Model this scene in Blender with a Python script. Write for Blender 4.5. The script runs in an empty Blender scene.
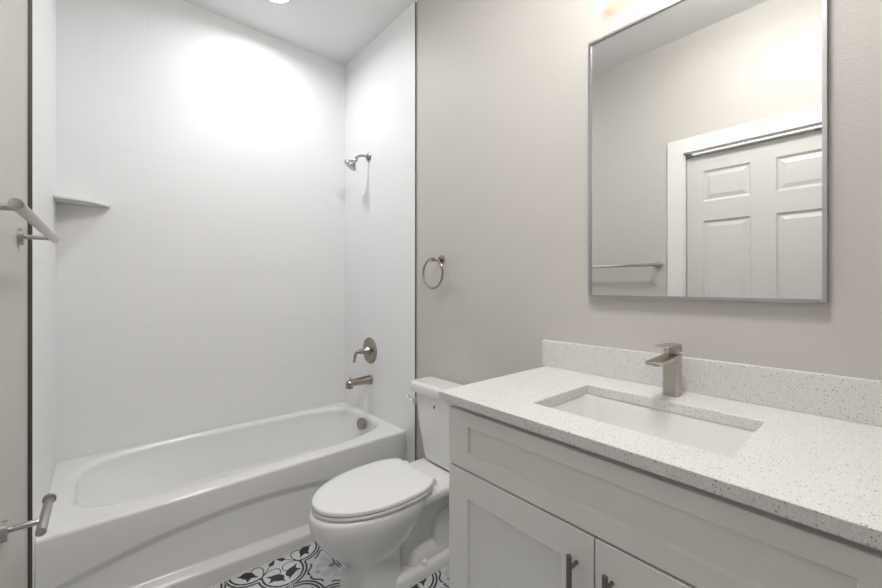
import bpy, bmesh, math, random
from math import sin, cos, pi, radians
from mathutils import Vector, Matrix

S = bpy.context.scene
COL = S.collection

# ------------------------------------------------------------------ camera
cam_data = bpy.data.cameras.new('camera')
cam = bpy.data.objects.new('camera', cam_data)
COL.objects.link(cam)
cam_data.sensor_fit = 'HORIZONTAL'
cam_data.sensor_width = 36.0
cam_data.lens = 388.0 / 882.0 * 36.0
cam_data.shift_y = -8.5 / 882.0
cam_data.clip_start = 0.02
cam.location = (0, 0, 1.25)
cam.rotation_euler = (pi / 2, 0, -radians(40.9))
S.camera = cam

# ------------------------------------------------------------------ world, lamps, exposure
world = bpy.data.worlds.new('world')
S.world = world
world.use_nodes = True
world.node_tree.nodes['Background'].inputs[0].default_value = (0.9, 0.95, 1.0, 1)
world.node_tree.nodes['Background'].inputs[1].default_value = 0.02
S.view_settings.view_transform = 'Standard'
S.view_settings.look = 'None'
S.view_settings.gamma = 1.0
S.view_settings.use_curve_mapping = False
S.view_settings.exposure = 0.22

DOWN = (0.715, 2.225)          # downlight over the tub
FILL = (0.60, 0.36)        # added fill lamp, out of view, over the front of the room
CEIL = 2.875


def area_lamp(name, loc, size, power, color, spread):
    d = bpy.data.lights.new(name, 'AREA')
    d.shape = 'DISK'
    d.size = size
    d.energy = power
    d.color = color
    d.spread = spread
    o = bpy.data.objects.new(name, d)
    COL.objects.link(o)
    o.location = loc
    return o


area_lamp('shower_downlight_beam', (DOWN[0], DOWN[1], CEIL - 0.012), 0.14, 6.2, (0.94, 0.97, 1.0), radians(165))
FILL_STRENGTH = 45.0          # glow of the added fill drum
BULB_STRENGTH = 9.0

# ------------------------------------------------------------------ materials


def nt(name):
    m = bpy.data.materials.new(name)
    m.use_nodes = True
    return m, m.node_tree.nodes, m.node_tree.links, m.node_tree.nodes['Principled BSDF']


def plain(name, col, rough=0.5, metal=0.0, coat=0.0, bump=0.0, bscale=200.0, spec=0.5, aniso=0.0):
    m, N, L, b = nt(name)
    b.inputs['Base Color'].default_value = (*col, 1)
    b.inputs['Roughness'].default_value = rough
    b.inputs['Metallic'].default_value = metal
    b.inputs['Coat Weight'].default_value = coat
    b.inputs['Coat Roughness'].default_value = 0.05
    b.inputs['Specular IOR Level'].default_value = spec
    if bump > 0:
        g = N.new('ShaderNodeNewGeometry')
        n = N.new('ShaderNodeTexNoise')
        n.inputs['Scale'].default_value = bscale
        n.inputs['Detail'].default_value = 3
        bp = N.new('ShaderNodeBump')
        bp.inputs['Strength'].default_value = bump
        bp.inputs['Distance'].default_value = 0.002
        L.new(g.outputs['Position'], n.inputs['Vector'])
        L.new(n.outputs['Fac'], bp.inputs['Height'])
        L.new(bp.outputs['Normal'], b.inputs['Normal'])
    return m


def emit(name, col, strength):
    m, N, L, b = nt(name)
    b.inputs['Base Color'].default_value = (*col, 1)
    b.inputs['Emission Color'].default_value = (*col, 1)
    b.inputs['Emission Strength'].default_value = strength
    return m


def tile_mat(name, axis):
    """large white tiles, thin joints, courses stepped by a third; axis 0: wall runs along x, 1: along y"""
    m, N, L, b = nt(name)
    g = N.new('ShaderNodeNewGeometry')
    sp = N.new('ShaderNodeSeparateXYZ')
    cb = N.new('ShaderNodeCombineXYZ')
    L.new(g.outputs['Position'], sp.inputs[0])
    ax = N.new('ShaderNodeMath'); ax.operation = 'ADD'
    az = N.new('ShaderNodeMath'); az.operation = 'ADD'
    L.new(sp.outputs[axis], ax.inputs[0]); ax.inputs[1].default_value = (-0.18 if axis == 0 else -2.44) + 6.13
    L.new(sp.outputs[2], az.inputs[0]); az.inputs[1].default_value = -0.4 + 0.3115 * 10
    L.new(ax.outputs[0], cb.inputs[0]); L.new(az.outputs[0], cb.inputs[1])
    br = N.new('ShaderNodeTexBrick')
    br.offset = 0.35; br.offset_frequency = 2; br.squash = 1.0
    br.inputs['Scale'].default_value = 1.0
    br.inputs['Brick Width'].default_value = 0.613
    br.inputs['Row Height'].default_value = 0.3115
    br.inputs['Mortar Size'].default_value = 0.0013
    br.inputs['Mortar Smooth'].default_value = 0.4
    br.inputs['Color1'].default_value = (0.86, 0.86, 0.862, 1)
    br.inputs['Color2'].default_value = (0.855, 0.855, 0.858, 1)
    br.inputs['Mortar'].default_value = (0.79, 0.79, 0.79, 1)
    L.new(cb.outputs[0], br.inputs['Vector'])
    L.new(br.outputs['Color'], b.inputs['Base Color'])
    bp = N.new('ShaderNodeBump'); bp.invert = True
    bp.inputs['Strength'].default_value = 0.35; bp.inputs['Distance'].default_value = 0.001
    L.new(br.outputs['Fac'], bp.inputs['Height'])
    L.new(bp.outputs['Normal'], b.inputs['Normal'])
    b.inputs['Roughness'].default_value = 0.38
    return m


def quartz():
    m, N, L, b = nt('speckled_quartz')
    g = N.new('ShaderNodeNewGeometry')
    col = None
    base = (0.71, 0.705, 0.69, 1)
    prev = None
    for sc, thr, rad, c in ((260, 0.70, 0.40, (0.58, 0.57, 0.56, 1)), (190, 0.86, 0.36, (0.34, 0.33, 0.32, 1)), (330, 0.72, 0.40, (0.86, 0.86, 0.85, 1))):
        mp = N.new('ShaderNodeMapping')
        mp.inputs['Rotation'].default_value = (0.4, 0.7 + sc * 0.01, 0.3)
        mp.inputs['Scale'].default_value = (1, 1.5, 1.0)
        L.new(g.outputs['Position'], mp.inputs['Vector'])
        v = N.new('ShaderNodeTexVoronoi')
        v.inputs['Scale'].default_value = sc
        L.new(mp.outputs[0], v.inputs['Vector'])
        lt = N.new('ShaderNodeMath'); lt.operation = 'LESS_THAN'; lt.inputs[1].default_value = rad
        L.new(v.outputs['Distance'], lt.inputs[0])
        sx = N.new('ShaderNodeSeparateColor')
        L.new(v.outputs['Color'], sx.inputs[0])
        gt = N.new('ShaderNodeMath'); gt.operation = 'GREATER_THAN'; gt.inputs[1].default_value = thr
        L.new(sx.outputs[0], gt.inputs[0])
        mu = N.new('ShaderNodeMath'); mu.operation = 'MULTIPLY'
        L.new(lt.outputs[0], mu.inputs[0]); L.new(gt.outputs[0], mu.inputs[1])
        mx = N.new('ShaderNodeMix'); mx.data_type = 'RGBA'
        L.new(mu.outputs[0], mx.inputs['Factor'])
        if prev is None:
            mx.inputs['A'].default_value = base
        else:
            L.new(prev.outputs['Result'], mx.inputs['A'])
        mx.inputs['B'].default_value = c
        prev = mx
    L.new(prev.outputs['Result'], b.inputs['Base Color'])
    b.inputs['Roughness'].default_value = 0.28
    return m


M = dict(
    paint=plain('greige_paint', (0.575, 0.553, 0.522), 0.5, bump=0.45, bscale=190, spec=0.4),
    ceiling=plain('ceiling_paint', (0.86, 0.86, 0.86), 0.85, spec=0.2),
    white=plain('white_trim_paint', (0.82, 0.82, 0.81), 0.35),
    door=plain('white_door_paint', (0.66, 0.66, 0.645), 0.4),
    tile_back=tile_mat('white_wall_tile', 0),
    tile_side=tile_mat('white_wall_tile_side', 1),
    acrylic=plain('white_tub_enamel', (0.81, 0.81, 0.80), 0.2, coat=0.25),
    china=plain('white_vitreous_china', (0.82, 0.815, 0.80), 0.08, coat=0.5),
    seatplastic=plain('white_seat_plastic', (0.82, 0.82, 0.81), 0.18),
    nickel=plain('brushed_nickel', (0.37, 0.335, 0.295), 0.24, metal=1.0),
    satin=plain('satin_steel', (0.50, 0.485, 0.465), 0.32, metal=1.0),
    pull=plain('dark_nickel_pull', (0.24, 0.225, 0.205), 0.28, metal=1.0),
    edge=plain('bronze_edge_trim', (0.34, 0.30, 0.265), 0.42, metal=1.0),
    edge_shaded=plain('shaded_bronze_edge_trim', (0.15, 0.13, 0.115), 0.4, metal=1.0),  # same trim metal, base darkened to stand in for dim reflections
    faucet=plain('brushed_nickel_light', (0.52, 0.485, 0.44), 0.3, metal=1.0),
    chrome=plain('chrome', (0.78, 0.78, 0.79), 0.06, metal=1.0),
    alu=plain('aluminium_frame', (0.50, 0.51, 0.54), 0.32, metal=1.0),
    track=plain('bright_aluminium_track', (0.92, 0.93, 0.94), 0.3, metal=0.0),
    glass=plain('mirror_silvering', (0.88, 0.89, 0.88), 0.0, metal=1.0),
    cabinet=plain('light_grey_cabinet_paint', (0.83, 0.83, 0.80), 0.42),
    dark=plain('cabinet_shadow_gap', (0.18, 0.18, 0.17), 0.7),
    black=plain('black_rubber', (0.03, 0.03, 0.03), 0.5),
    emblem=plain('dark_emblem', (0.05, 0.07, 0.10), 0.4),
    quartz=quartz(),
    ftile=plain('floor_tile_white', (0.66, 0.67, 0.69), 0.35, bump=0.05, bscale=120),
    fgrey=plain('floor_tile_pale_grey', (0.54, 0.55, 0.57), 0.35),
    fblack=plain('floor_tile_black_print', (0.028, 0.028, 0.03), 0.35),
    fgrout=plain('floor_grout', (0.74, 0.72, 0.69), 0.8),
    caulk=plain('tub_caulk', (0.70, 0.64, 0.56), 0.7),
    lens=emit('downlight_lens', (0.95, 0.98, 1.0), 6.0),
    drum=emit('opal_fill_drum', (1.0, 0.985, 0.965), FILL_STRENGTH),
    bulb=emit('vanity_diffuser', (1.0, 0.80, 0.60), BULB_STRENGTH),
)

# ------------------------------------------------------------------ mesh helpers


def box(bm, lo, hi):
    r = bmesh.ops.create_cube(bm, size=1.0)
    c = [(lo[i] + hi[i]) / 2 for i in range(3)]
    s = [hi[i] - lo[i] for i in range(3)]
    for v in r['verts']:
        v.co = Vector((c[0] + v.co.x * s[0], c[1] + v.co.y * s[1], c[2] + v.co.z * s[2]))


def loft(bm, rings, cap0=True, cap1=True, closed=True):
    vs = [[bm.verts.new(p) for p in r] for r in rings]
    n = len(vs[0])
    for a, b in zip(vs[:-1], vs[1:]):
        for i in range(n if closed else n - 1):
            j = (i + 1) % n
            try:
                bm.faces.new((a[i], a[j], b[j], b[i]))
            except ValueError:
                pass
    if cap0:
        bm.faces.new(list(reversed(vs[0])))
    if cap1:
        bm.faces.new(vs[-1])
    return vs


def frame_of(t):
    t = t.normalized()
    up = Vector((0, 0, 1)) if abs(t.z) < 0.9 else Vector((1, 0, 0))
    u = t.cross(up).normalized()
    return u, t.cross(u).normalized()


def lathe(bm, origin, axis, prof, seg=40):
    """prof: (distance along axis, radius)"""
    o = Vector(origin); ax = Vector(axis).normalized()
    u, w = frame_of(ax)
    rings = []
    for h, r in prof:
        r = max(r, 1e-4)
        rings.append([o + ax * h + (u * cos(2 * pi * k / seg) + w * sin(2 * pi * k / seg)) * r for k in range(seg)])
    loft(bm, rings)


def rod(bm, p0, p1, r, seg=28, round_=0.0):
    p0, p1 = Vector(p0), Vector(p1)
    l = (p1 - p0).length
    e = round_ if round_ else r * 0.08
    lathe(bm, p0, p1 - p0, [(0, r - e), (e * 0.3, r - e * 0.3), (e, r), (l - e, r), (l - e * 0.3, r - e * 0.3), (l, r - e)], seg)


def tube(bm, pts, radii, seg=20, cap=True):
    pts = [Vector(p) for p in pts]
    if not isinstance(radii, (list, tuple)):
        radii = [radii] * len(pts)
    rings = []
    t0 = (pts[1] - pts[0]).normalized()
    u, w = frame_of(t0)
    for i, p in enumerate(pts):
        a = pts[max(0, i - 1)]; b = pts[min(len(pts) - 1, i + 1)]
        t = (b - a).normalized()
        u = (u - t * u.dot(t)).normalized()
        w = t.cross(u)
        rings.append([p + (u * cos(2 * pi * k / seg) + w * sin(2 * pi * k / seg)) * radii[i] for k in range(seg)])
    loft(bm, rings, cap, cap)


def catmull(P, n=8):
    P = [Vector(p) for p in P]
    out = []
    for i in range(len(P) - 1):
        a = P[max(0, i - 1)]; b = P[i]; c = P[i + 1]; d = P[min(len(P) - 1, i + 2)]
        for k in range(n):
            t = k / n
            out.append(0.5 * ((2 * b) + (c - a) * t + (2 * a - 5 * b + 4 * c - d) * t * t + (3 * b - a - 3 * c + d) * t ** 3))
    out.append(P[-1])
    return out


def rrect(cx, cy, hx, hy, r, z, seg=6):
    """rounded rectangle ring in the xy plane"""
    r = min(r, hx - 1e-4, hy - 1e-4)
    pts = []
    for sx, sy, a0 in ((1, 1, 0), (-1, 1, pi / 2), (-1, -1, pi), (1, -1, 3 * pi / 2)):
        for k in range(seg + 1):
            a = a0 + pi / 2 * k / seg
            pts.append(Vector((cx + sx * (hx - r) + r * cos(a), cy + sy * (hy - r) + r * sin(a), z)))
    return pts


def torus(bm, c, nrm, R, r, seg=64, sub=14):
    c = Vector(c); u, w = frame_of(Vector(nrm)); n = Vector(nrm).normalized()
    vs = []
    for i in range(seg):
        a = 2 * pi * i / seg
        d = u * cos(a) + w * sin(a)
        vs.append([bm.verts.new(c + d * (R + r * cos(2 * pi * k / sub)) + n * r * sin(2 * pi * k / sub)) for k in range(sub)])
    for i in range(seg):
        for k in range(sub):
            bm.faces.new((vs[i][k], vs[(i + 1) % seg][k], vs[(i + 1) % seg][(k + 1) % sub], vs[i][(k + 1) % sub]))


def slab(bm, mp, u0, u1, v0, v1, th, recess):
    """slab in the uv plane, front at depth 0, back at -th; recess: (a0, a1, b0, b1, [(inset, depth), ...])"""
    us = sorted({u0, u1, *[r[0] for r in recess], *[r[1] for r in recess]})
    vs = sorted({v0, v1, *[r[2] for r in recess], *[r[3] for r in recess]})
    V = lambda u, v, d: bm.verts.new(mp(u, v, d))
    for i in range(len(us) - 1):
        for j in range(len(vs) - 1):
            a0, a1, b0, b1 = us[i], us[i + 1], vs[j], vs[j + 1]
            hit = [r for r in recess if r[0] <= a0 and r[1] >= a1 and r[2] <= b0 and r[3] >= b1]
            if not hit:
                bm.faces.new([V(a0, b0, 0), V(a1, b0, 0), V(a1, b1, 0), V(a0, b1, 0)])
    for a0, a1, b0, b1, steps in recess:
        pu = [u for u in us if a0 <= u <= a1]; pv = [v for v in vs if b0 <= v <= b1]
        prev = (0.0, 0.0)
        for s in list(steps):
            (i0, d0), (i1, d1) = prev, s
            q0 = [(a0 + i0, b0 + i0), (a1 - i0, b0 + i0), (a1 - i0, b1 - i0), (a0 + i0, b1 - i0)]
            q1 = [(a0 + i1, b0 + i1), (a1 - i1, b0 + i1), (a1 - i1, b1 - i1), (a0 + i1, b1 - i1)]
            for k in range(4):
                l = (k + 1) % 4
                bm.faces.new([V(*q0[k], d0), V(*q0[l], d0), V(*q1[l], d1), V(*q1[k], d1)])
            prev = s
        i1, d1 = prev
        bm.faces.new([V(a0 + i1, b0 + i1, d1), V(a1 - i1, b0 + i1, d1), V(a1 - i1, b1 - i1, d1), V(a0 + i1, b1 - i1, d1)])
    per = [(u, v0) for u in us] + [(u1, v) for v in vs[1:]] + [(u, v1) for u in reversed(us[:-1])] + [(u0, v) for v in reversed(vs[1:-1])]
    for k in range(len(per)):
        a, b = per[k], per[(k + 1) % len(per)]
        bm.faces.new([V(*a, 0), V(*a, -th), V(*b, -th), V(*b, 0)])
    bm.faces.new([V(*p, -th) for p in reversed(per)])
    bmesh.ops.remove_doubles(bm, verts=bm.verts, dist=1e-5)


def obj(name, bm, mat, parent=None, bevel=0.0, smooth=35, sub=0, bseg=3):
    bmesh.ops.recalc_face_normals(bm, faces=bm.faces)
    me = bpy.data.meshes.new(name)
    bm.to_mesh(me); bm.free()
    for m_ in (mat if isinstance(mat, (list, tuple)) else [mat]):
        me.materials.append(m_)
    if smooth:
        me.polygons.foreach_set('use_smooth', [True] * len(me.polygons))
        me.set_sharp_from_angle(angle=radians(smooth))
    o = bpy.data.objects.new(name, me)
    COL.objects.link(o)
    if parent:
        o.parent = parent
        # meshes are built in world coordinates: only a thing's Empty carries an offset
        if parent.parent is None:
            o.matrix_parent_inverse = Matrix.Translation(-parent.location)
    if bevel:
        b = o.modifiers.new('bevel', 'BEVEL')
        b.width = bevel; b.segments = bseg; b.limit_method = 'ANGLE'; b.angle_limit = radians(40)
        b.harden_normals = False
    if sub:
        s = o.modifiers.new('sub', 'SUBSURF'); s.levels = sub; s.render_levels = sub
    return o


def B():
    return bmesh.new()


def thing(name, label, cat, loc, group=None):
    o = bpy.data.objects.new(name, None)
    o.empty_display_size = 0.05
    COL.objects.link(o)
    o.location = loc
    o['label'] = label; o['category'] = cat
    if group:
        o['group'] = group
    return o


def tag(o, label, cat, group=None):
    o['label'] = label; o['category'] = cat
    if group:
        o['group'] = group
    return o


def struct(name, bm, mat, parent=None, **k):
    o = obj(name, bm, mat, parent, **k)
    if parent is None:
        o['kind'] = 'structure'
    return o


# ------------------------------------------------------------------ room shell
XR, XL = 1.352, -0.187            # painted wall faces
TR, TL = 1.342, -0.177            # tile faces
YB, YF = 2.634, -1.70             # tiled back wall, rear wall
YTR, YTL = 1.776, 1.805           # front edges of the side tile
T = 0.10

bm = B(); box(bm, (XR, YF - T, 0), (XR + T, YB + T, CEIL)); struct('wall_right', bm, M['paint'], smooth=0)
DY0, DY1, DZ = 0.066, 0.876, 2.108
bm = B()
box(bm, (XL - T, YF - T, 0), (XL, DY0, CEIL)); box(bm, (XL - T, DY1, 0), (XL, YB + T, CEIL)); box(bm, (XL - T, DY0, DZ), (XL, DY1, CEIL))
struct('wall_left', bm, M['paint'], smooth=0)
bm = B(); box(bm, (XL - T, YB, 0), (XR + T, YB + T, CEIL)); struct('wall_back', bm, M['tile_back'], smooth=0)
bm = B(); box(bm, (XL - T, YF - T, 0), (XR + T, YF, CEIL)); struct('wall_front', bm, M['paint'], smooth=0)
bm = B(); box(bm, (TR, YTR + 0.002, 0), (XR + 0.002, YB + 0.01, CEIL)); struct('wall_shower_right', bm, M['tile_side'], smooth=0)
bm = B(); box(bm, (XL - 0.002, YTL + 0.002, 0), (TL, YB + 0.01, CEIL)); struct('wall_shower_left', bm, M['tile_side'], smooth=0)
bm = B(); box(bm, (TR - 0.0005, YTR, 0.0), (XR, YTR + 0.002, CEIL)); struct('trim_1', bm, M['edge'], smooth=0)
bm = B(); box(bm, (XL, YTL, 0.0), (TL + 0.0005, YTL + 0.002, CEIL)); struct('trim_2', bm, M['edge_shaded'], smooth=0)
# ceiling with a round hole for each downlight can is not needed: the lights are thin surface discs
bm = B(); box(bm, (XL - T, YF - T, CEIL), (XR + T, YB + T, CEIL + T)); struct('ceiling', bm, M['ceiling'], smooth=0)

# floor: white cement tiles printed with quatrefoils
PX, PY, PITCH = 0.587, 1.835, 0.4064


def ribbon(P, w):
    P = [Vector((p[0], p[1], 0)) for p in P]
    L_, R_ = [], []
    for i, p in enumerate(P):
        t = (P[min(i + 1, len(P) - 1)] - P[max(i - 1, 0)]).normalized()
        n = Vector((-t.y, t.x, 0))
        ww = w[i] if isinstance(w, list) else w
        L_.append(p + n * ww / 2); R_.append(p - n * ww / 2)
    return [[L_[i], L_[i + 1], R_[i + 1], R_[i]] for i in range(len(P) - 1)]


def spline2(P, n=6):
    return [(v.x, v.y) for v in catmull([(p[0], p[1], 0) for p in P], n)]


def motif():
    blk, gry, grt = [], [], []
    lob = []
    for r in (0.083, 0.0975):
        c = 0.105
        run = []
        for k in range(0, 97):
            a = radians(-90 - 150 + 300 * k / 96)
            x, y = r * cos(a), -c + r * sin(a)
            if abs(x) <= abs(y) + 0.001 and y < 0 and -y > 0.08:
                run.append((x, y))
        lob += ribbon(run, 0.0082)
    bud = [(0.067, -0.088), (0.058, -0.103), (0.053, -0.114), (0.056, -0.121), (0.067, -0.131), (0.066, -0.135), (0.052, -0.134), (0.044, -0.137), (0.036, -0.144), (0.022, -0.151),
           (0.007, -0.165), (0.011, -0.147), (0.004, -0.137), (0.003, -0.127), (0.008, -0.117), (0.014, -0.110), (0.020, -0.104), (0.030, -0.100), (0.048, -0.097)]
    curl = spline2([(0.016, -0.106), (0.007, -0.098), (0.005, -0.082), (0.012, -0.068), (0.030, -0.061), (0.052, -0.064), (0.072, -0.074), (0.090, -0.090)])
    brace = spline2([(0.110, -0.137), (0.110, -0.149), (0.098, -0.162), (0.087, -0.171), (0.081, -0.182), (0.080, -0.193), (0.086, -0.1985)])
    trefoil = [(0.004, -0.009), (0.010, -0.018), (0.012, -0.028), (0.020, -0.036), (0.030, -0.034), (0.029, -0.029), (0.034, -0.030), (0.036, -0.020),
               (0.028, -0.012), (0.018, -0.010), (0.009, -0.004)]
    eighth = [bud] + ribbon(curl, 0.0042) + ribbon(brace, 0.0078)
    quarter = [trefoil] + ribbon([(0.03, -0.03), (0.06, -0.058), (0.09, -0.090)], 0.0042)
    g = 0.2032
    # cross arms and dashes beside the joints (towards the lower right cell centre)
    cross = []
    for s in (-1,):
        cross.append([(g - 0.040, -g + 0.0020), (g - 0.0020, -g + 0.0020), (g - 0.0020, -g + 0.0085), (g - 0.030, -g + 0.0085), (g - 0.036, -g + 0.006)])
        cross.append([(g - 0.098, -g + 0.003), (g - 0.078, -g + 0.003), (g - 0.082, -g + 0.0075), (g - 0.094, -g + 0.0075)])
    star = [(g - 0.004, -g + 0.014), (g - 0.045, -g + 0.014), (g - 0.085, -g + 0.018), (g - 0.085, -g + 0.036), (g - 0.062, -g + 0.052), (g - 0.036, -g + 0.034)]

    def tr(poly, k, mir):
        out = []
        for p in poly:
            x, y = p[0], p[1]
            if mir:
                x = -x
            for _ in range(k):
                x, y = -y, x
            out.append((x, y))
        return out

    for k in range(4):
        for p in lob:
            blk.append(tr(p, k, False))
        for p in quarter:
            blk.append(tr(p, k, False))
        for mir in (False, True):
            for p in eighth:
                blk.append(tr(p, k, mir))
            for p in cross:
                blk.append(tr(p, k, mir))
            gry.append(tr(star, k, mir))
    w = 0.0011
    for q in (0.0, g):
        grt.append([(q - w, -g), (q + w, -g), (q + w, g), (q - w, g)])
        grt.append([(-g, q - w), (g, q - w), (g, q + w), (-g, q + w)])
    return blk, gry, grt


bm = B()
box(bm, (XL - 0.02, YF - 0.02, -0.05), (XR + 0.02, YB + 0.02, 0.0))
blk, gry, grt = motif()
inx = lambda x: XL - 0.01 < x < XR + 0.01
for i in range(-3, 4):
    for j in range(-10, 1):
        cx, cy = PX + i * PITCH, PY + j * PITCH
        for polys, z, mi in ((gry, 0.0002, 1), (blk, 0.0004, 2), (grt, 0.0006, 3)):
            for p in polys:
                q = [(min(max(cx + a, XL - 0.01), XR + 0.01), min(max(cy + b_, YF - 0.01), 1.90)) for a, b_ in p]
                if all(abs(a[0] - q[0][0]) < 1e-6 for a in q) or all(abs(a[1] - q[0][1]) < 1e-6 for a in q):
                    continue
                if max(a[0] for a in q) - min(a[0] for a in q) < 1e-4 or max(a[1] for a in q) - min(a[1] for a in q) < 1e-4:
                    continue
                f = bm.faces.new([bm.verts.new((a[0], a[1], z)) for a in q])
                f.material_index = mi
                f.normal_update()
fl_me_fix = [f for f in bm.faces if f.material_index > 0 and f.normal.z < 0]
bmesh.ops.reverse_faces(bm, faces=fl_me_fix)
me = bpy.data.meshes.new('floor'); bm.to_mesh(me); bm.free()
for k in ('ftile', 'fgrey', 'fblack', 'fgrout'):
    me.materials.append(M[k])
fl = bpy.data.objects.new('floor', me); COL.objects.link(fl); fl['kind'] = 'structure'

# baseboards
bm = B(); box(bm, (XR - 0.013, 0.915, 0), (XR + 0.002, YTR - 0.002, 0.10)); struct('baseboard_right', bm, M['white'], bevel=0.003)
bm = B(); box(bm, (XL - 0.002, 0.98, 0), (XL + 0.013, YTL - 0.002, 0.10)); box(bm, (XL - 0.002, YF, 0), (XL + 0.013, DY0 - 0.10, 0.10)); struct('baseboard_left', bm, M['white'], bevel=0.003)
bm = B(); box(bm, (XL, YF - 0.002, 0), (XR, YF + 0.013, 0.10)); struct('baseboard_front', bm, M['white'], bevel=0.003)

# door in the left wall (seen in the mirror), its casing and head track
bm = B()
cw, ct = 0.094, 0.016
for lo, hi in (((XL, DY1, 0), (XL + ct, DY1 + cw, DZ + cw)), ((XL, DY0 - cw, 0), (XL + ct, DY0, DZ + cw)), ((XL, DY0, DZ), (XL + ct, DY1, DZ + cw))):
    box(bm, lo, hi)
struct('trim_3', bm, M['white'], bevel=0.002)
bm = B()     # jamb lining
box(bm, (XL - T, DY1 - 0.006, 0), (XL + 0.001, DY1 + 0.001, DZ)); box(bm, (XL - T, DY0 - 0.001, 0), (XL + 0.001, DY0 + 0.006, DZ)); box(bm, (XL - T, DY0, DZ - 0.006), (XL + 0.001, DY1, DZ + 0.001))
struct('trim_4', bm, M['white'], smooth=0)
dr = B()
st = [(0.004, -0.004), (0.011, -0.009), (0.018, -0.0095), (0.040, -0.003)]
rec = []
door_y = (DY0 + 0.008, DY1 - 0.010)
for a0, a1 in ((0.535, 0.778), (0.178, 0.421)):
    for b0, b1 in ((1.785, 1.980), (0.93, 1.662), (0.22, 0.79)):
        rec.append((a0, a1, b0, b1, st))
slab(dr, lambda u, v, d: Vector((XL - 0.028 + d, u, v)), door_y[0], door_y[1], 0.012, 2.082, 0.035, rec)
dob = struct('door_1', dr, M['door'], smooth=0)
bm = B(); rod(bm, (XL - 0.029, 0.125, 0.98), (XL + 0.030, 0.125, 0.98), 0.010); lathe(bm, (XL + 0.020, 0.125, 0.98), (1, 0, 0), [(0, 0.012), (0.008, 0.022), (0.022, 0.026), (0.036, 0.020), (0.040, 0.006)])
obj('door_knob', bm, M['nickel'], dob)
bm = B(); box(bm, (XL - 0.030, DY0 + 0.02, 2.0855), (XL + 0.006, DY1 - 0.045, 2.0975)); struct('trim_5', bm, M['track'], bevel=0.002)
for k, y in enumerate((0.245, DY1 - 0.028)):
    bm = B(); box(bm, (XL - 0.028, y - 0.016, 2.084), (XL - 0.010, y + 0.016, 2.0995)); rod(bm, (XL - 0.018, y, 2.0975), (XL - 0.018, y, 2.1035), 0.006)
    struct('trim_%d' % (6 + k), bm, M['edge'], bevel=0.002)

# ------------------------------------------------------------------ bathtub
tub = thing('bathtub', 'white alcove bathtub with an arched apron panel between the tiled walls', 'bathtub', (0.58, 2.25, 0))
TZ = 0.395
TX0, TX1, TY0, TY1 = TL + 0.001, TR - 0.001, 1.868, YB - 0.001
bm = B()
ANG = sorted({2 * pi * k / 160 for k in range(160)})
cxb, cyb = 0.595, 2.28
corner = [math.atan2(y - cyb, x - cxb) % (2 * pi) for x in (TX0, TX1) for y in (TY0 + 0.014, TY1)]
ANG = sorted(ANG + corner)


def rect_pt(a):
    dx, dy = cos(a), sin(a)
    tx = ((TX1 if dx > 0 else TX0) - cxb) / dx if abs(dx) > 1e-9 else 1e9
    ty = ((TY1 if dy > 0 else TY0 + 0.014) - cyb) / dy if abs(dy) > 1e-9 else 1e9
    t = min(tx, ty)
    return Vector((cxb + dx * t, cyb + dy * t, TZ))


def sup(a, cx, cy, ax, ay, n, z):
    dx, dy = cos(a), sin(a)
    # radial superellipse
    r = (abs(dx / ax) ** n + abs(dy / ay) ** n) ** (-1.0 / n)
    return Vector((cx + dx * r, cy + dy * r, z))


rings = [[rect_pt(a) for a in ANG]]
for k in range(0, 7):       # rounded lip
    q = k / 6 * pi / 2
    s = 0.034 * (1 - sin(q)); z = TZ - 0.030 * (1 - cos(q))
    rings.append([sup(a, 0.595, 2.2800, 0.700 + s * (1 - 0.0 * cos(a)), 0.318 + s * 0.75, 3.8, z) - Vector((-0.012 * sin(q) * max(0.0, -cos(a)) ** 2, 0, 0)) for a in ANG])
NW = 18
for k in range(1, NW + 1):
    t = k / NW
    e = t ** 1.25
    z = TZ - 0.030 - (0.277) * t
    if t > 0.75:
        z = TZ - 0.030 - 0.277 * (0.75 + (t - 0.75) * (1 - 0.5 * (t - 0.75) / 0.25))
    x0 = -0.093 + 0.31 * t ** 1.3; x1 = 1.295 - 0.10 * t ** 1.3
    b_ = 0.318 - 0.082 * t ** 1.4
    if t > 0.75:
        f = ((t - 0.75) / 0.25) ** 2
        x0 += 0.07 * f; x1 -= 0.04 * f; b_ -= 0.04 * f
    rings.append([sup(a, (x0 + x1) / 2, 2.28, (x1 - x0) / 2, b_, 3.8 - 0.5 * t, z) for a in ANG])
loft(bm, rings, cap0=False, cap1=True)
# apron
arc = lambda x: 0.279 - 0.21 * (x - 0.48) ** 2
ltop = lambda x: 0.108 - 0.055 * (x - 0.10)
lbot = lambda x: 0.076 - 0.060 * (x - 0.20)
cols = 72
rows = []
for i in range(cols + 1):
    x = TX0 + (TX1 - TX0) * i / cols
    pr = [(TY0 + 0.014 - 0.014 * sin(q * pi / 10), TZ - 0.014 * (1 - cos(q * pi / 10))) for q in range(0, 6)]
    a = arc(x)
    pr += [(TY0 - 0.002, 0.34), (TY0 - 0.003, a + 0.022), (TY0 - 0.0025, a + 0.016), (TY0 - 0.000, a + 0.011), (TY0 + 0.009, a - 0.009), (TY0 + 0.012, a - 0.015), (TY0 + 0.012, a - 0.022)]
    lt, lb = ltop(x), max(lbot(x), 0.012)
    pr += [(TY0 + 0.010, lt + 0.006), (TY0 + 0.008, lt + 0.001), (TY0 + 0.002, lt - 0.004), (TY0 - 0.026, lb + 0.005), (TY0 - 0.031, lb - 0.001), (TY0 - 0.031, lb - 0.006), (TY0 - 0.026, 0.0)]
    rows.append([Vector((x, y, z)) for y, z in pr])
loft(bm, rows, False, False, closed=False)
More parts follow.
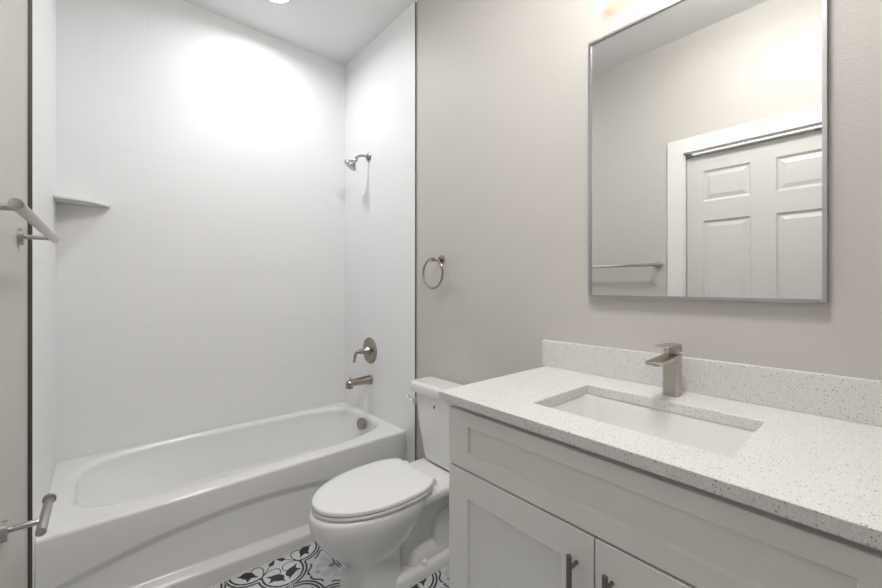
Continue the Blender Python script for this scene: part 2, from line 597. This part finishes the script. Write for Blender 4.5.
# back and sides so the tub is a closed body
box(bm, (TX0, TY0 + 0.03, 0.0), (TX1, TY1 - 0.001, 0.05))
obj('tub_shell', bm, M['acrylic'], tub, smooth=40)
bm = B(); lathe(bm, (1.264, 2.240, 0.353), (-1, 0, 0.10), [(-0.01, 0.036), (0, 0.037), (0.012, 0.0375), (0.020, 0.036), (0.023, 0.032), (0.0235, 0.012), (0.0225, 0.0)])
obj('overflow_plate', bm, M['nickel'], tub)
bm = B(); lathe(bm, (1.07, 2.28, 0.100), (0, 0, 1), [(0, 0.035), (0.004, 0.034), (0.006, 0.026), (0.004, 0.0)])
obj('drain', bm, M['nickel'], tub)
bm = B(); box(bm, (TX0, TY0 - 0.034, 0.0), (TX1, TY0 - 0.026, 0.004)); struct('trim_8', bm, M['caulk'], bevel=0.0015)

# corner shelf
bm = B()
R = 0.195; seg = 28
out = [(TL, YB)] + [(TL + (R + 0.004) * sin(pi / 2 * k / seg), YB - (R - 0.027) * cos(pi / 2 * k / seg)) for k in range(seg + 1)]
loft(bm, [[Vector((x, y, z)) for x, y in out] for z in (1.648, 1.661)])
tag(obj('corner_shelf', bm, M['china'], bevel=0.003), 'white quarter-round shelf in the tiled corner above the tub', 'shelf')

# ------------------------------------------------------------------ shower fittings on the right tile
sh = thing('overhead_shower', 'brushed nickel shower head on a bent arm high on the tiled wall', 'shower head', (TR, 2.289, 2.113))
bm = B(); lathe(bm, (TR, 2.289, 2.113), (-1, 0, 0), [(-0.001, 0.030), (0.004, 0.030), (0.010, 0.025), (0.016, 0.014), (0.018, 0.010)]); obj('wall_flange', bm, M['nickel'], sh)
bm = B(); tube(bm, catmull([(TR - 0.01, 2.289, 2.113), (TR - 0.045, 2.289, 2.113), (TR - 0.075, 2.289, 2.104), (TR - 0.093, 2.289, 2.086), (TR - 0.100, 2.289, 2.078)], 6), 0.0085); obj('shower_arm', bm, M['nickel'], sh)
bm = B(); ax = Vector((-0.58, 0.24, -0.78)).normalized(); p = Vector((TR - 0.095, 2.289, 2.083))
lathe(bm, p, ax, [(-0.006, 0.010), (0.0, 0.014), (0.012, 0.016), (0.022, 0.014), (0.030, 0.017), (0.044, 0.031), (0.055, 0.042), (0.060, 0.046), (0.067, 0.046)]); hd = obj('head', bm, M['nickel'], sh)
bm = B(); lathe(bm, p + ax * 0.067, ax, [(-0.002, 0.044), (0.002, 0.043), (0.003, 0.038), (0.0035, 0.0)])
for rr, n in ((0.012, 6), (0.024, 12), (0.035, 18)):
    u, w = frame_of(ax)
    for k in range(n):
        c = p + ax * 0.0695 + (u * cos(2 * pi * k / n) + w * sin(2 * pi * k / n)) * rr
        lathe(bm, c, ax, [(0, 0.0018), (0.0025, 0.0012)], 8)
obj('spray_face', bm, M['alu'], hd)

va = thing('shower_valve', 'round brushed nickel mixer plate with curved lever above the tub spout', 'valve', (TR, 2.276, 0.815))
bm = B(); lathe(bm, (TR, 2.276, 0.815), (-1, 0, 0), [(-0.001, 0.088), (0.003, 0.088), (0.007, 0.084), (0.010, 0.076), (0.012, 0.055), (0.015, 0.040), (0.0155, 0.0)], 56); obj('escutcheon', bm, M['nickel'], va)
bm = B(); lathe(bm, (TR, 2.276, 0.815), (-1, 0, 0), [(0.012, 0.033), (0.022, 0.033), (0.028, 0.029), (0.050, 0.020), (0.068, 0.0155), (0.084, 0.014), (0.090, 0.011), (0.091, 0.0)]); obj('hub', bm, M['nickel'], va)
bm = B(); tube(bm, catmull([(TR - 0.070, 2.276, 0.819), (TR - 0.085, 2.277, 0.821), (TR - 0.100, 2.279, 0.812), (TR - 0.108, 2.282, 0.786), (TR - 0.111, 2.284, 0.763), (TR - 0.117, 2.286, 0.747)], 6), [0.011] * 10 + [0.0095] * 10 + [0.0075] * 8 + [0.006, 0.0055, 0.004]); obj('lever', bm, M['nickel'], va)

sp = thing('tub_spout', 'brushed nickel tub spout with diverter knob on the tiled wall', 'faucet', (TR, 2.268, 0.622))
bm = B()
secs = []
for t, zc, hw, hh in ((0.0, 0.0, 0.027, 0.027), (0.012, 0.0, 0.028, 0.028), (0.016, 0.0, 0.026, 0.026), (0.07, 0.001, 0.0240, 0.0225), (0.115, 0.002, 0.0225, 0.0190), (0.128, 0.000, 0.0220, 0.0190), (0.142, -0.002, 0.021, 0.018), (0.149, -0.004, 0.016, 0.014)):
    hw, hh, t = hw * 1.15, hh * 1.15, t * 1.17
    secs.append([Vector((TR - t, 2.268 + hw * cos(2 * pi * k / 32), 0.622 + zc + hh * sin(2 * pi * k / 32))) for k in range(32)])
loft(bm, secs)
lathe(bm, (TR - 0.152, 2.268, 0.617), (-0.12, 0, -1), [(-0.005, 0.0235), (0.014, 0.0235), (0.029, 0.0225), (0.0295, 0.017), (0.022, 0.016), (0.021, 0.0)])
obj('spout_body', bm, M['nickel'], sp)
bm = B(); lathe(bm, (TR - 0.150, 2.268, 0.640), (0, 0, 1), [(0, 0.0035), (0.010, 0.0035), (0.012, 0.0065), (0.018, 0.0065), (0.020, 0.004)]); obj('diverter_knob', bm, M['nickel'], sp)

# towel ring
tr_ = thing('towel_ring', 'round brushed nickel towel ring on the painted wall beside the tile edge', 'towel ring', (XR, 1.553, 1.386))
bm = B(); lathe(bm, (XR, 1.553, 1.386), (-1, 0, 0), [(-0.001, 0.024), (0.007, 0.024), (0.010, 0.022), (0.0105, 0.0)]); obj('wall_flange', bm, M['nickel'], tr_)
bm = B(); lathe(bm, (XR, 1.553, 1.386), (-1, 0, 0), [(0.008, 0.010), (0.060, 0.010), (0.066, 0.012), (0.072, 0.012), (0.074, 0.009), (0.0745, 0.0)]); obj('post', bm, M['nickel'], tr_)
bm = B(); torus(bm, (1.288, 1.553, 1.314), (1, 0, 0), 0.078, 0.0060); obj('ring', bm, M['nickel'], tr_)

# ------------------------------------------------------------------ left wall fittings
BX, BZ = -0.115, 1.390
tb = thing('towel_bar', 'straight satin steel towel bar with round posts on the left wall', 'towel bar', (XL, 1.32, BZ))
bm = B(); rod(bm, (BX, 0.978, BZ), (BX, 1.664, BZ), 0.0100, 32); obj('bar', bm, M['satin'], tb)
for y in (1.028, 1.625):
    bm = B(); rod(bm, (XL + 0.006, y, BZ), (BX - 0.006, y, BZ), 0.0068); po = obj('post', bm, M['satin'], tb)
    bm = B(); lathe(bm, (XL, y, BZ), (1, 0, 0), [(-0.001, 0.025), (0.011, 0.025), (0.013, 0.023), (0.0135, 0.0)]); obj('wall_flange', bm, M['satin'], po)
tp = thing('toilet_paper_holder', 'empty satin steel toilet paper holder with a single open arm', 'toilet paper holder', (XL, 1.375, 0.66))
bm = B(); rod(bm, (BX, 1.318, 0.664), (BX, 1.512, 0.664), 0.0100, 32); lathe(bm, (BX, 1.503, 0.664), (0, 1, 0), [(0, 0.0100), (0.001, 0.0140), (0.010, 0.0140), (0.011, 0.0125)]); obj('roll_bar', bm, M['satin'], tp)
bm = B(); rod(bm, (XL + 0.006, 1.382, 0.664), (BX - 0.006, 1.382, 0.664), 0.0072); obj('arm', bm, M['satin'], tp)
bm = B(); lathe(bm, (XL, 1.382, 0.664), (1, 0, 0), [(-0.001, 0.025), (0.011, 0.025), (0.013, 0.023), (0.0135, 0.0)]); obj('wall_flange', bm, M['satin'], tp)

# ------------------------------------------------------------------ toilet
TYC = 1.412
to = thing('toilet', 'white two-piece toilet with closed lid between tub and vanity', 'toilet', (1.0, TYC, 0))


def egg(xf, xm, xb, w, z, n_b=3.0, n=72, nf=2.15):
    pts = []
    for k in range(n):
        a = 2 * pi * k / n
        c, s = cos(a), sin(a)
        if c < 0:
            e = 2.0 / nf
            x = xm - (xm - xf) * abs(c) ** e
            y = w * math.copysign(abs(s) ** e, s)
        else:
            e = 2.0 / n_b
            x = xm + (xb - xm) * abs(c) ** e
            y = w * math.copysign(abs(s) ** e, s)
        pts.append(Vector((x, TYC + y, z)))
    return pts


bm = B()
loft(bm, [
    egg(0.705, 0.80, 0.965, 0.108, 0.000, 3.2), egg(0.707, 0.80, 0.965, 0.106, 0.020, 3.2), egg(0.716, 0.80, 0.960, 0.100, 0.070, 3.0),
    egg(0.718, 0.80, 0.960, 0.099, 0.120, 2.8), egg(0.711, 0.80, 0.965, 0.101, 0.150, 2.8), egg(0.697, 0.81, 0.975, 0.107, 0.172, 2.7),
    egg(0.668, 0.82, 1.005, 0.122, 0.196, 2.6), egg(0.636, 0.84, 1.030, 0.139, 0.228, 2.6), egg(0.610, 0.85, 1.045, 0.154, 0.265, 2.6),
    egg(0.592, 0.86, 1.058, 0.167, 0.300, 2.7), egg(0.585, 0.865, 1.065, 0.175, 0.328, 2.8), egg(0.583, 0.87, 1.068, 0.178, 0.348, 2.8),
    egg(0.583, 0.87, 1.068, 0.178, 0.366, 2.8), egg(0.587, 0.87, 1.064, 0.175, 0.376, 2.8), egg(0.596, 0.87, 1.055, 0.167, 0.3825, 2.8), egg(0.606, 0.87, 1.045, 0.158, 0.3845, 2.8)])
# rim and the deck behind it that carries the tank
loft(bm, [egg(0.610, 0.87, 1.300, 0.130, 0.322, 7.0), egg(0.606, 0.87, 1.315, 0.146, 0.327, 8.0), egg(0.602, 0.87, 1.322, 0.153, 0.338, 9.0), egg(0.602, 0.87, 1.324, 0.154, 0.357, 9.0),
          egg(0.604, 0.87, 1.322, 0.151, 0.366, 9.0), egg(0.608, 0.87, 1.316, 0.145, 0.3715, 9.0), egg(0.616, 0.87, 1.306, 0.135, 0.3725, 9.0)])
# rear pillar, trapway, block and foot
loft(bm, [rrect(1.13, TYC, 0.185, 0.058, 0.04, 0.02), rrect(1.13, TYC, 0.185, 0.060, 0.04, 0.20), rrect(1.13, TYC, 0.188, 0.075, 0.04, 0.29), rrect(1.13, TYC, 0.188, 0.110, 0.04, 0.336)])
loft(bm, [rrect(1.07, TYC, 0.187, 0.118, 0.05, 0.0), rrect(1.07, TYC, 0.185, 0.116, 0.05, 0.034), rrect(1.07, TYC, 0.180, 0.110, 0.05, 0.046), rrect(1.07, TYC, 0.172, 0.100, 0.05, 0.050)])
loft(bm, [rrect(1.12, TYC, 0.146, 0.094, 0.04, 0.045), rrect(1.12, TYC, 0.142, 0.090, 0.04, 0.070), rrect(1.12, TYC, 0.132, 0.082, 0.04, 0.098), rrect(1.12, TYC, 0.118, 0.068, 0.04, 0.112), rrect(1.12, TYC, 0.10, 0.05, 0.04, 0.117)])
secs = []
for t in range(0, 17):
    a = pi * t / 16
    y = -0.088 * cos(a)
    f = max(sin(a), 0.0) ** 0.35 if 0 < t < 16 else 0.25
    ring = []
    for k in range(28):
        q = 2 * pi * k / 28
        ring.append(Vector((1.205 + (0.060 + 0.036 * f) * math.copysign(abs(cos(q)) ** 0.8, cos(q)), TYC + y, 0.120 + (0.085 + 0.033 * f) * math.copysign(abs(sin(q)) ** 0.8, sin(q)))))
    secs.append(ring)
loft(bm, secs)
bow = obj('bowl', bm, M['china'], to, smooth=50)
for s in (-1, 1):
    bm = B(); lathe(bm, (1.045, TYC + s * 0.098, 0.044), (0, 0, 1), [(0, 0.0155), (0.010, 0.0155), (0.017, 0.012), (0.020, 0.006), (0.0205, 0.0)], 24); obj('bolt_cap', bm, M['seatplastic'], to)


def seat_outline(z, s=0.0, xcut=1.074):
    pts = []
    n = 48
    xm = 0.88
    for k in range(n + 1):       # front half, from +y round the front to -y
        a = pi / 2 + pi * k / n
        pts.append(Vector((xm + (0.287 - s) * cos(a), TYC + (0.180 - s) * sin(a), z)))
    m = 18
    back = []
    for k in range(1, m + 1):
        dx = (xcut - s - xm) * sin(pi / 2 * k / m)
        w = (0.180 - s) * (1 - min((dx / (0.222 - s)), 1) ** 3) ** (1 / 3)
        back.append((xm + dx, w))
    for x, w in back:
        pts.append(Vector((x, TYC - w, z)))
    for x, w in reversed(back):
        pts.append(Vector((x, TYC + w, z)))
    return pts


bm = B(); loft(bm, [seat_outline(0.3840, 0.016), seat_outline(0.3868, 0.013), seat_outline(0.3872, 0.002), seat_outline(0.3890, 0.0), seat_outline(0.398, 0.0), seat_outline(0.4010, 0.002), seat_outline(0.4018, 0.014)]); obj('seat', bm, M['seatplastic'], to, smooth=50)
bm = B(); loft(bm, [seat_outline(0.4020, 0.016), seat_outline(0.4045, 0.013), seat_outline(0.4050, 0.003), seat_outline(0.4062, 0.0), seat_outline(0.4150, 0.0), seat_outline(0.4190, 0.002), seat_outline(0.4215, 0.007), seat_outline(0.4235, 0.025), seat_outline(0.4250, 0.07), seat_outline(0.4260, 0.12)]); obj('lid', bm, M['seatplastic'], to, smooth=50)
for s in (-1, 1):
    bm = B(); rod(bm, (1.086, TYC + s * 0.096 - 0.016, 0.400), (1.086, TYC + s * 0.096 + 0.016, 0.400), 0.012, 20, 0.004); box(bm, (1.078, TYC + s * 0.096 - 0.014, 0.3715), (1.108, TYC + s * 0.096 + 0.014, 0.394)); obj('hinge', bm, M['seatplastic'], to, bevel=0.002)
# tank
bm = B()
tk = lambda hy, z, xf, r=0.045: rrect((xf + 1.335) / 2, TYC, (1.335 - xf) / 2, hy, r, z, 8)
loft(bm, [tk(0.100, 0.3728, 1.240), tk(0.104, 0.3755, 1.236), tk(0.124, 0.3785, 1.220), tk(0.139, 0.390, 1.212), tk(0.148, 0.415, 1.208, 0.05), tk(0.157, 0.460, 1.206, 0.05), tk(0.170, 0.52, 1.203, 0.05), tk(0.180, 0.58, 1.200, 0.05), tk(0.188, 0.65, 1.197, 0.05), tk(0.192, 0.712, 1.195, 0.05)])
obj('tank', bm, M['china'], to, smooth=50)
bm = B()
tl = lambda e, z: rrect(1.259, TYC + 0.006, 0.080 - e, 0.208 - e, 0.035, z, 8)
loft(bm, [tl(0.008, 0.7125), tl(0.002, 0.714), tl(0.0, 0.720), tl(0.0, 0.746), tl(0.0015, 0.754), tl(0.005, 0.760), tl(0.011, 0.7635), tl(0.020, 0.7645)])
obj('tank_lid', bm, M['china'], to, smooth=50)
lv = B(); lathe(lv, (1.198, 1.578, 0.664), (-1, 0, 0), [(-0.003, 0.016), (0.008, 0.016), (0.014, 0.0135), (0.024, 0.012), (0.026, 0.008), (0.0265, 0)])
tube(lv, catmull([(1.180, 1.578, 0.664), (1.178, 1.594, 0.670), (1.176, 1.610, 0.677), (1.175, 1.618, 0.680)], 6), [0.010] * 6 + [0.009] * 6 + [0.011] * 6 + [0.007])
obj('flush_lever', lv, M['chrome'], to)
em = B(); loft(em, [[Vector((x, 1.431 + 0.0048 * cos(a) * (1 if sin(a) > 0 else 0.5), 0.664 + 0.0085 * sin(a))) for a in [2 * pi * k / 24 for k in range(24)]] for x in (1.1985, 1.1945)])
obj('emblem', em, M['emblem'], to)

# ------------------------------------------------------------------ vanity
VY0, VY1 = -0.052, 0.878
VX = 0.792
CZ0, CZ1 = 0.9015, 0.929
vn = thing('vanity_cabinet', 'light grey shaker vanity cabinet with two doors under the speckled counter', 'cabinet', (1.08, 0.413, 0))
bm = B()
bx = VX + 0.019
for lo, hi in (((bx, VY1 - 0.016, 0), (XR - 0.002, VY1, CZ0 - 0.0005)), ((bx, VY0, 0), (XR - 0.002, VY0 + 0.016, CZ0 - 0.0005)), ((bx + 0.05, VY0 + 0.016, 0.10), (XR - 0.002, VY1 - 0.016, 0.116)), ((bx + 0.06, VY0 + 0.016, 0), (bx + 0.076, VY1 - 0.016, 0.10)), ((bx, VY0 + 0.016, 0.10), (bx + 0.018, VY1 - 0.016, 0.14)), ((bx, VY0 + 0.016, 0.68), (bx + 0.018, VY1 - 0.016, 0.74)), ((bx, VY0 + 0.016, 0.86), (bx + 0.018, VY1 - 0.016, CZ0 - 0.0005)), ((XR - 0.010, VY0 + 0.016, 0.1), (XR - 0.002, VY1 - 0.016, CZ0 - 0.0005))):
    box(bm, lo, hi)
obj('carcass', bm, M['cabinet'], vn, smooth=0)
vmp = lambda u, v, d: Vector((VX - d, u, v))
sk = [(0.0015, -0.0085)]
bm = B(); slab(bm, vmp, VY0 + 0.001, VY1 - 0.001, 0.7145, 0.882, 0.019, [(VY0 + 0.081, VY1 - 0.081, 0.7625, 0.8405, sk)]); obj('drawer_front', bm, M['cabinet'], vn, bevel=0.0018, smooth=30, bseg=2)
mid = 0.413
for a0, a1, hy in ((mid + 0.0015, VY1 - 0.001, 0.454), (VY0 + 0.001, mid - 0.0015, 0.374)):
    bm = B(); slab(bm, vmp, a0, a1, 0.115, 0.7090, 0.019, [(a0 + 0.078, a1 - 0.078, 0.115 + 0.078, 0.7090 - 0.078, sk)]); d = obj('door', bm, M['cabinet'], vn, bevel=0.0018, smooth=30, bseg=2)
    bm = B(); hx = VX - 0.032
    rod(bm, (hx, hy, 0.510), (hx, hy, 0.665), 0.006, 24)
    for z in (0.540, 0.636):
        rod(bm, (VX + 0.001, hy, z), (hx, hy, z), 0.0045, 16)
    obj('handle', bm, M['pull'], d)

SX0, SX1, SY0, SY1 = 0.886, 1.180, 0.192, 0.639
CX0, CX1, CY0, CY1 = 0.769, XR, -0.078, 0.898
bm = B()
hole = lambda z, e=0.0: rrect((SX0 + SX1) / 2, (SY0 + SY1) / 2, (SX1 - SX0) / 2 + e, (SY1 - SY0) / 2 + e, 0.006, z, 4)
N_ = len(hole(0))


def outer_ring(z, e=0.0):
    pts = []
    c = Vector(((SX0 + SX1) / 2, (SY0 + SY1) / 2, 0))
    per = 7 - 2
    h = hole(z)
    sgn = [(1, 1), (-1, 1), (-1, -1), (1, -1)]
    for q in range(4):
        for k in range(5):
            x = CX1 - e if sgn[q][0] > 0 else CX0 + e
            y = CY1 - e if sgn[q][1] > 0 else CY0 + e
            p = h[q * 5 + k]
            # first half of the corner's points run to one side, last half to the other; the middle one is the corner
            if k == 2:
                pts.append(Vector((x, y, z)))
            else:
                f = 1 - abs(k - 2) * 0.02
                along_x = (k > 2) == (q % 2 == 0)
                pts.append(Vector((c.x + (x - c.x) * f if along_x else x, y if along_x else c.y + (y - c.y) * f, z)))
    return pts


e = 0.0018
loft(bm, [outer_ring(CZ0 + e), outer_ring(CZ0, e), hole(CZ0), hole(CZ1 - e), hole(CZ1, e), outer_ring(CZ1, e), outer_ring(CZ1 - e), outer_ring(CZ0 + e)], False, False)
bmesh.ops.remove_doubles(bm, verts=bm.verts, dist=1e-5)
tag(obj('countertop', bm, M['quartz'], smooth=30), 'white speckled quartz countertop with a rectangular sink cutout', 'countertop')
bm = B(); box(bm, (XR - 0.022, CY0, CZ1), (XR, CY1 + 0.016, 1.031))
tag(obj('backsplash', bm, M['quartz'], bevel=0.0018, smooth=30), 'low white speckled quartz backsplash strip along the wall behind the faucet', 'backsplash')

sk_ = thing('sink', 'white rectangular undermount sink basin set below the counter cutout', 'sink', ((SX0 + SX1) / 2, (SY0 + SY1) / 2, 0.77))
bm = B()
sr = lambda e, z, r: rrect((SX0 + SX1) / 2, (SY0 + SY1) / 2, (SX1 - SX0) / 2 - e, (SY1 - SY0) / 2 - e, r, z, 8)
loft(bm, [sr(-0.030, CZ0 - 0.014, 0.03), sr(-0.030, CZ0 - 0.0008, 0.03), sr(-0.004, CZ0 - 0.0008, 0.03), sr(-0.001, CZ0 - 0.006, 0.03), sr(0.004, CZ0 - 0.03, 0.035), sr(0.014, CZ0 - 0.075, 0.04), sr(0.022, CZ0 - 0.100, 0.045), sr(0.034, CZ0 - 0.116, 0.05), sr(0.054, CZ0 - 0.124, 0.055), sr(0.100, CZ0 - 0.128, 0.045), sr(0.140, CZ0 - 0.130, 0.006)], False, True)
so = obj('basin', bm, M['china'], sk_, smooth=50)
so.modifiers.new('thick', 'SOLIDIFY').thickness = 0.006
so.modifiers['thick'].offset = -1
bm = B(); lathe(bm, ((SX0 + SX1) / 2 + 0.04, (SY0 + SY1) / 2, CZ0 - 0.1285), (0, 0, 1), [(0, 0.030), (0.003, 0.029), (0.004, 0.022), (0.0025, 0.020), (0.005, 0.017), (0.0055, 0)]); obj('drain', bm, M['nickel'], sk_)

# faucet
FX, FY = 1.262, 0.418
fa = thing('faucet', 'square brushed nickel single-handle faucet standing behind the sink', 'faucet', (FX, FY, CZ1))
bm = B(); h = 0.0205
loft(bm, [rrect(FX, FY, h + 0.001, h + 0.001, 0.006, CZ1), rrect(FX, FY, h + 0.001, h + 0.001, 0.006, CZ1 + 0.003), rrect(FX, FY, h, h, 0.006, CZ1 + 0.004), rrect(FX, FY, h, h, 0.006, CZ1 + 0.113)])
bd = obj('body', bm, M['faucet'], fa, smooth=40)
bm = B()     # sloped spout
x1, x0 = FX + h, FX - 0.142
prof = [(x1, CZ1 + 0.1205), (x0 + 0.003, CZ1 + 0.1130), (x0, CZ1 + 0.1115), (x0, CZ1 + 0.1055), (x0 + 0.003, CZ1 + 0.1040), (FX - h, CZ1 + 0.1105), (x1, CZ1 + 0.1125)]
loft(bm, [[Vector((x, FY + s, z)) for x, z in prof] for s in (-0.0205, 0.0205)])
obj('spout', bm, M['faucet'], fa, bevel=0.0012, smooth=30)
bm = B(); lathe(bm, (x0 + 0.024, FY, CZ1 + 0.106), (0, 0, -1), [(0, 0.011), (0.004, 0.011), (0.006, 0.0095), (0.005, 0.0)]); obj('aerator', bm, M['black'], fa)
bm = B(); lathe(bm, (FX - 0.001, FY, CZ1 + 0.1185), (0, 0, 1), [(0, 0.0150), (0.0045, 0.0150), (0.005, 0.0195), (0.026, 0.0195)], 36)
box(bm, (FX + 0.004, FY - 0.0205, CZ1 + 0.125), (FX + h, FY + 0.0205, CZ1 + 0.1455))
loft(bm, [rrect(FX - 0.032, FY, 0.0525, 0.0205, 0.004, CZ1 + 0.1455), rrect(FX - 0.032, FY, 0.0525, 0.0205, 0.004, CZ1 + 0.1495)])
obj('handle', bm, M['faucet'], fa, bevel=0.0012, smooth=30)

# mirror
MY0, MY1, MZ0, MZ1 = 0.099, 0.717, 1.208, 2.130
mi = thing('wall_mirror', 'tall rectangular mirror in a thin silver frame over the vanity', 'mirror', (XR, (MY0 + MY1) / 2, MZ0))
bm = B(); fw = 0.0085; fx = XR - 0.022
for lo, hi in (((fx, MY0, MZ0), (XR, MY0 + fw, MZ1)), ((fx, MY1 - fw, MZ0), (XR, MY1, MZ1)), ((fx, MY0 + fw, MZ0), (XR, MY1 - fw, MZ0 + fw)), ((fx, MY0 + fw, MZ1 - fw), (XR, MY1 - fw, MZ1))):
    box(bm, lo, hi)
bmesh.ops.remove_doubles(bm, verts=bm.verts, dist=1e-5)
obj('frame', bm, M['alu'], mi, smooth=0)
bm = B(); box(bm, (fx + 0.006, MY0 + fw, MZ0 + fw), (fx + 0.010, MY1 - fw, MZ1 - fw)); obj('mirror_glass', bm, M['glass'], mi, smooth=0)

# ------------------------------------------------------------------ lamps
x, y = DOWN
cl = thing('downlight', 'round recessed downlight glowing in the ceiling over the bathtub', 'ceiling light', (x, y, CEIL))
bm = B(); lathe(bm, (x, y, CEIL), (0, 0, -1), [(0, 0.092), (0.004, 0.091), (0.007, 0.086), (0.006, 0.074), (0.0, 0.073)], 56); obj('trim_ring', bm, M['white'], cl)
bm = B(); lathe(bm, (x, y, CEIL - 0.001), (0, 0, -1), [(0, 0.072), (0.003, 0.072), (0.0035, 0.0)], 56); obj('lens', bm, M['lens'], cl)
x, y = FILL  # invented fill lamp, put in to brighten the room
cl = thing('fill_drum', 'added out-of-view fill light, a round opal drum on the ceiling', 'ceiling light', (x, y, CEIL))
bm = B(); lathe(bm, (x, y, CEIL), (0, 0, -1), [(0, 0.150), (0.022, 0.150), (0.026, 0.145), (0.026, 0.0)], 64); obj('base', bm, M['white'], cl)
bm = B(); lathe(bm, (x, y, CEIL - 0.027), (0, 0, -1), [(0, 0.165), (0.004, 0.176), (0.012, 0.180), (0.060, 0.180), (0.072, 0.174), (0.078, 0.160), (0.080, 0.0)], 64); obj('diffuser', bm, M['drum'], cl)
vl = thing('vanity_light', 'horizontal bar light with a glowing round tube on the wall above the mirror', 'wall light', (XR, 0.40, 2.34))
bm = B(); box(bm, (XR - 0.028, 0.16, 2.300), (XR, 0.64, 2.360)); obj('backplate', bm, M['nickel'], vl, bevel=0.004)
bm = B(); rod(bm, (XR - 0.062, 0.146, 2.285), (XR - 0.062, 0.644, 2.285), 0.026, 32, 0.018); obj('diffuser', bm, M['bulb'], vl)
for y in (0.27, 0.53):
    bm = B(); rod(bm, (XR - 0.026, y, 2.33), (XR - 0.060, y, 2.305), 0.006); obj('arm', bm, M['nickel'], vl)
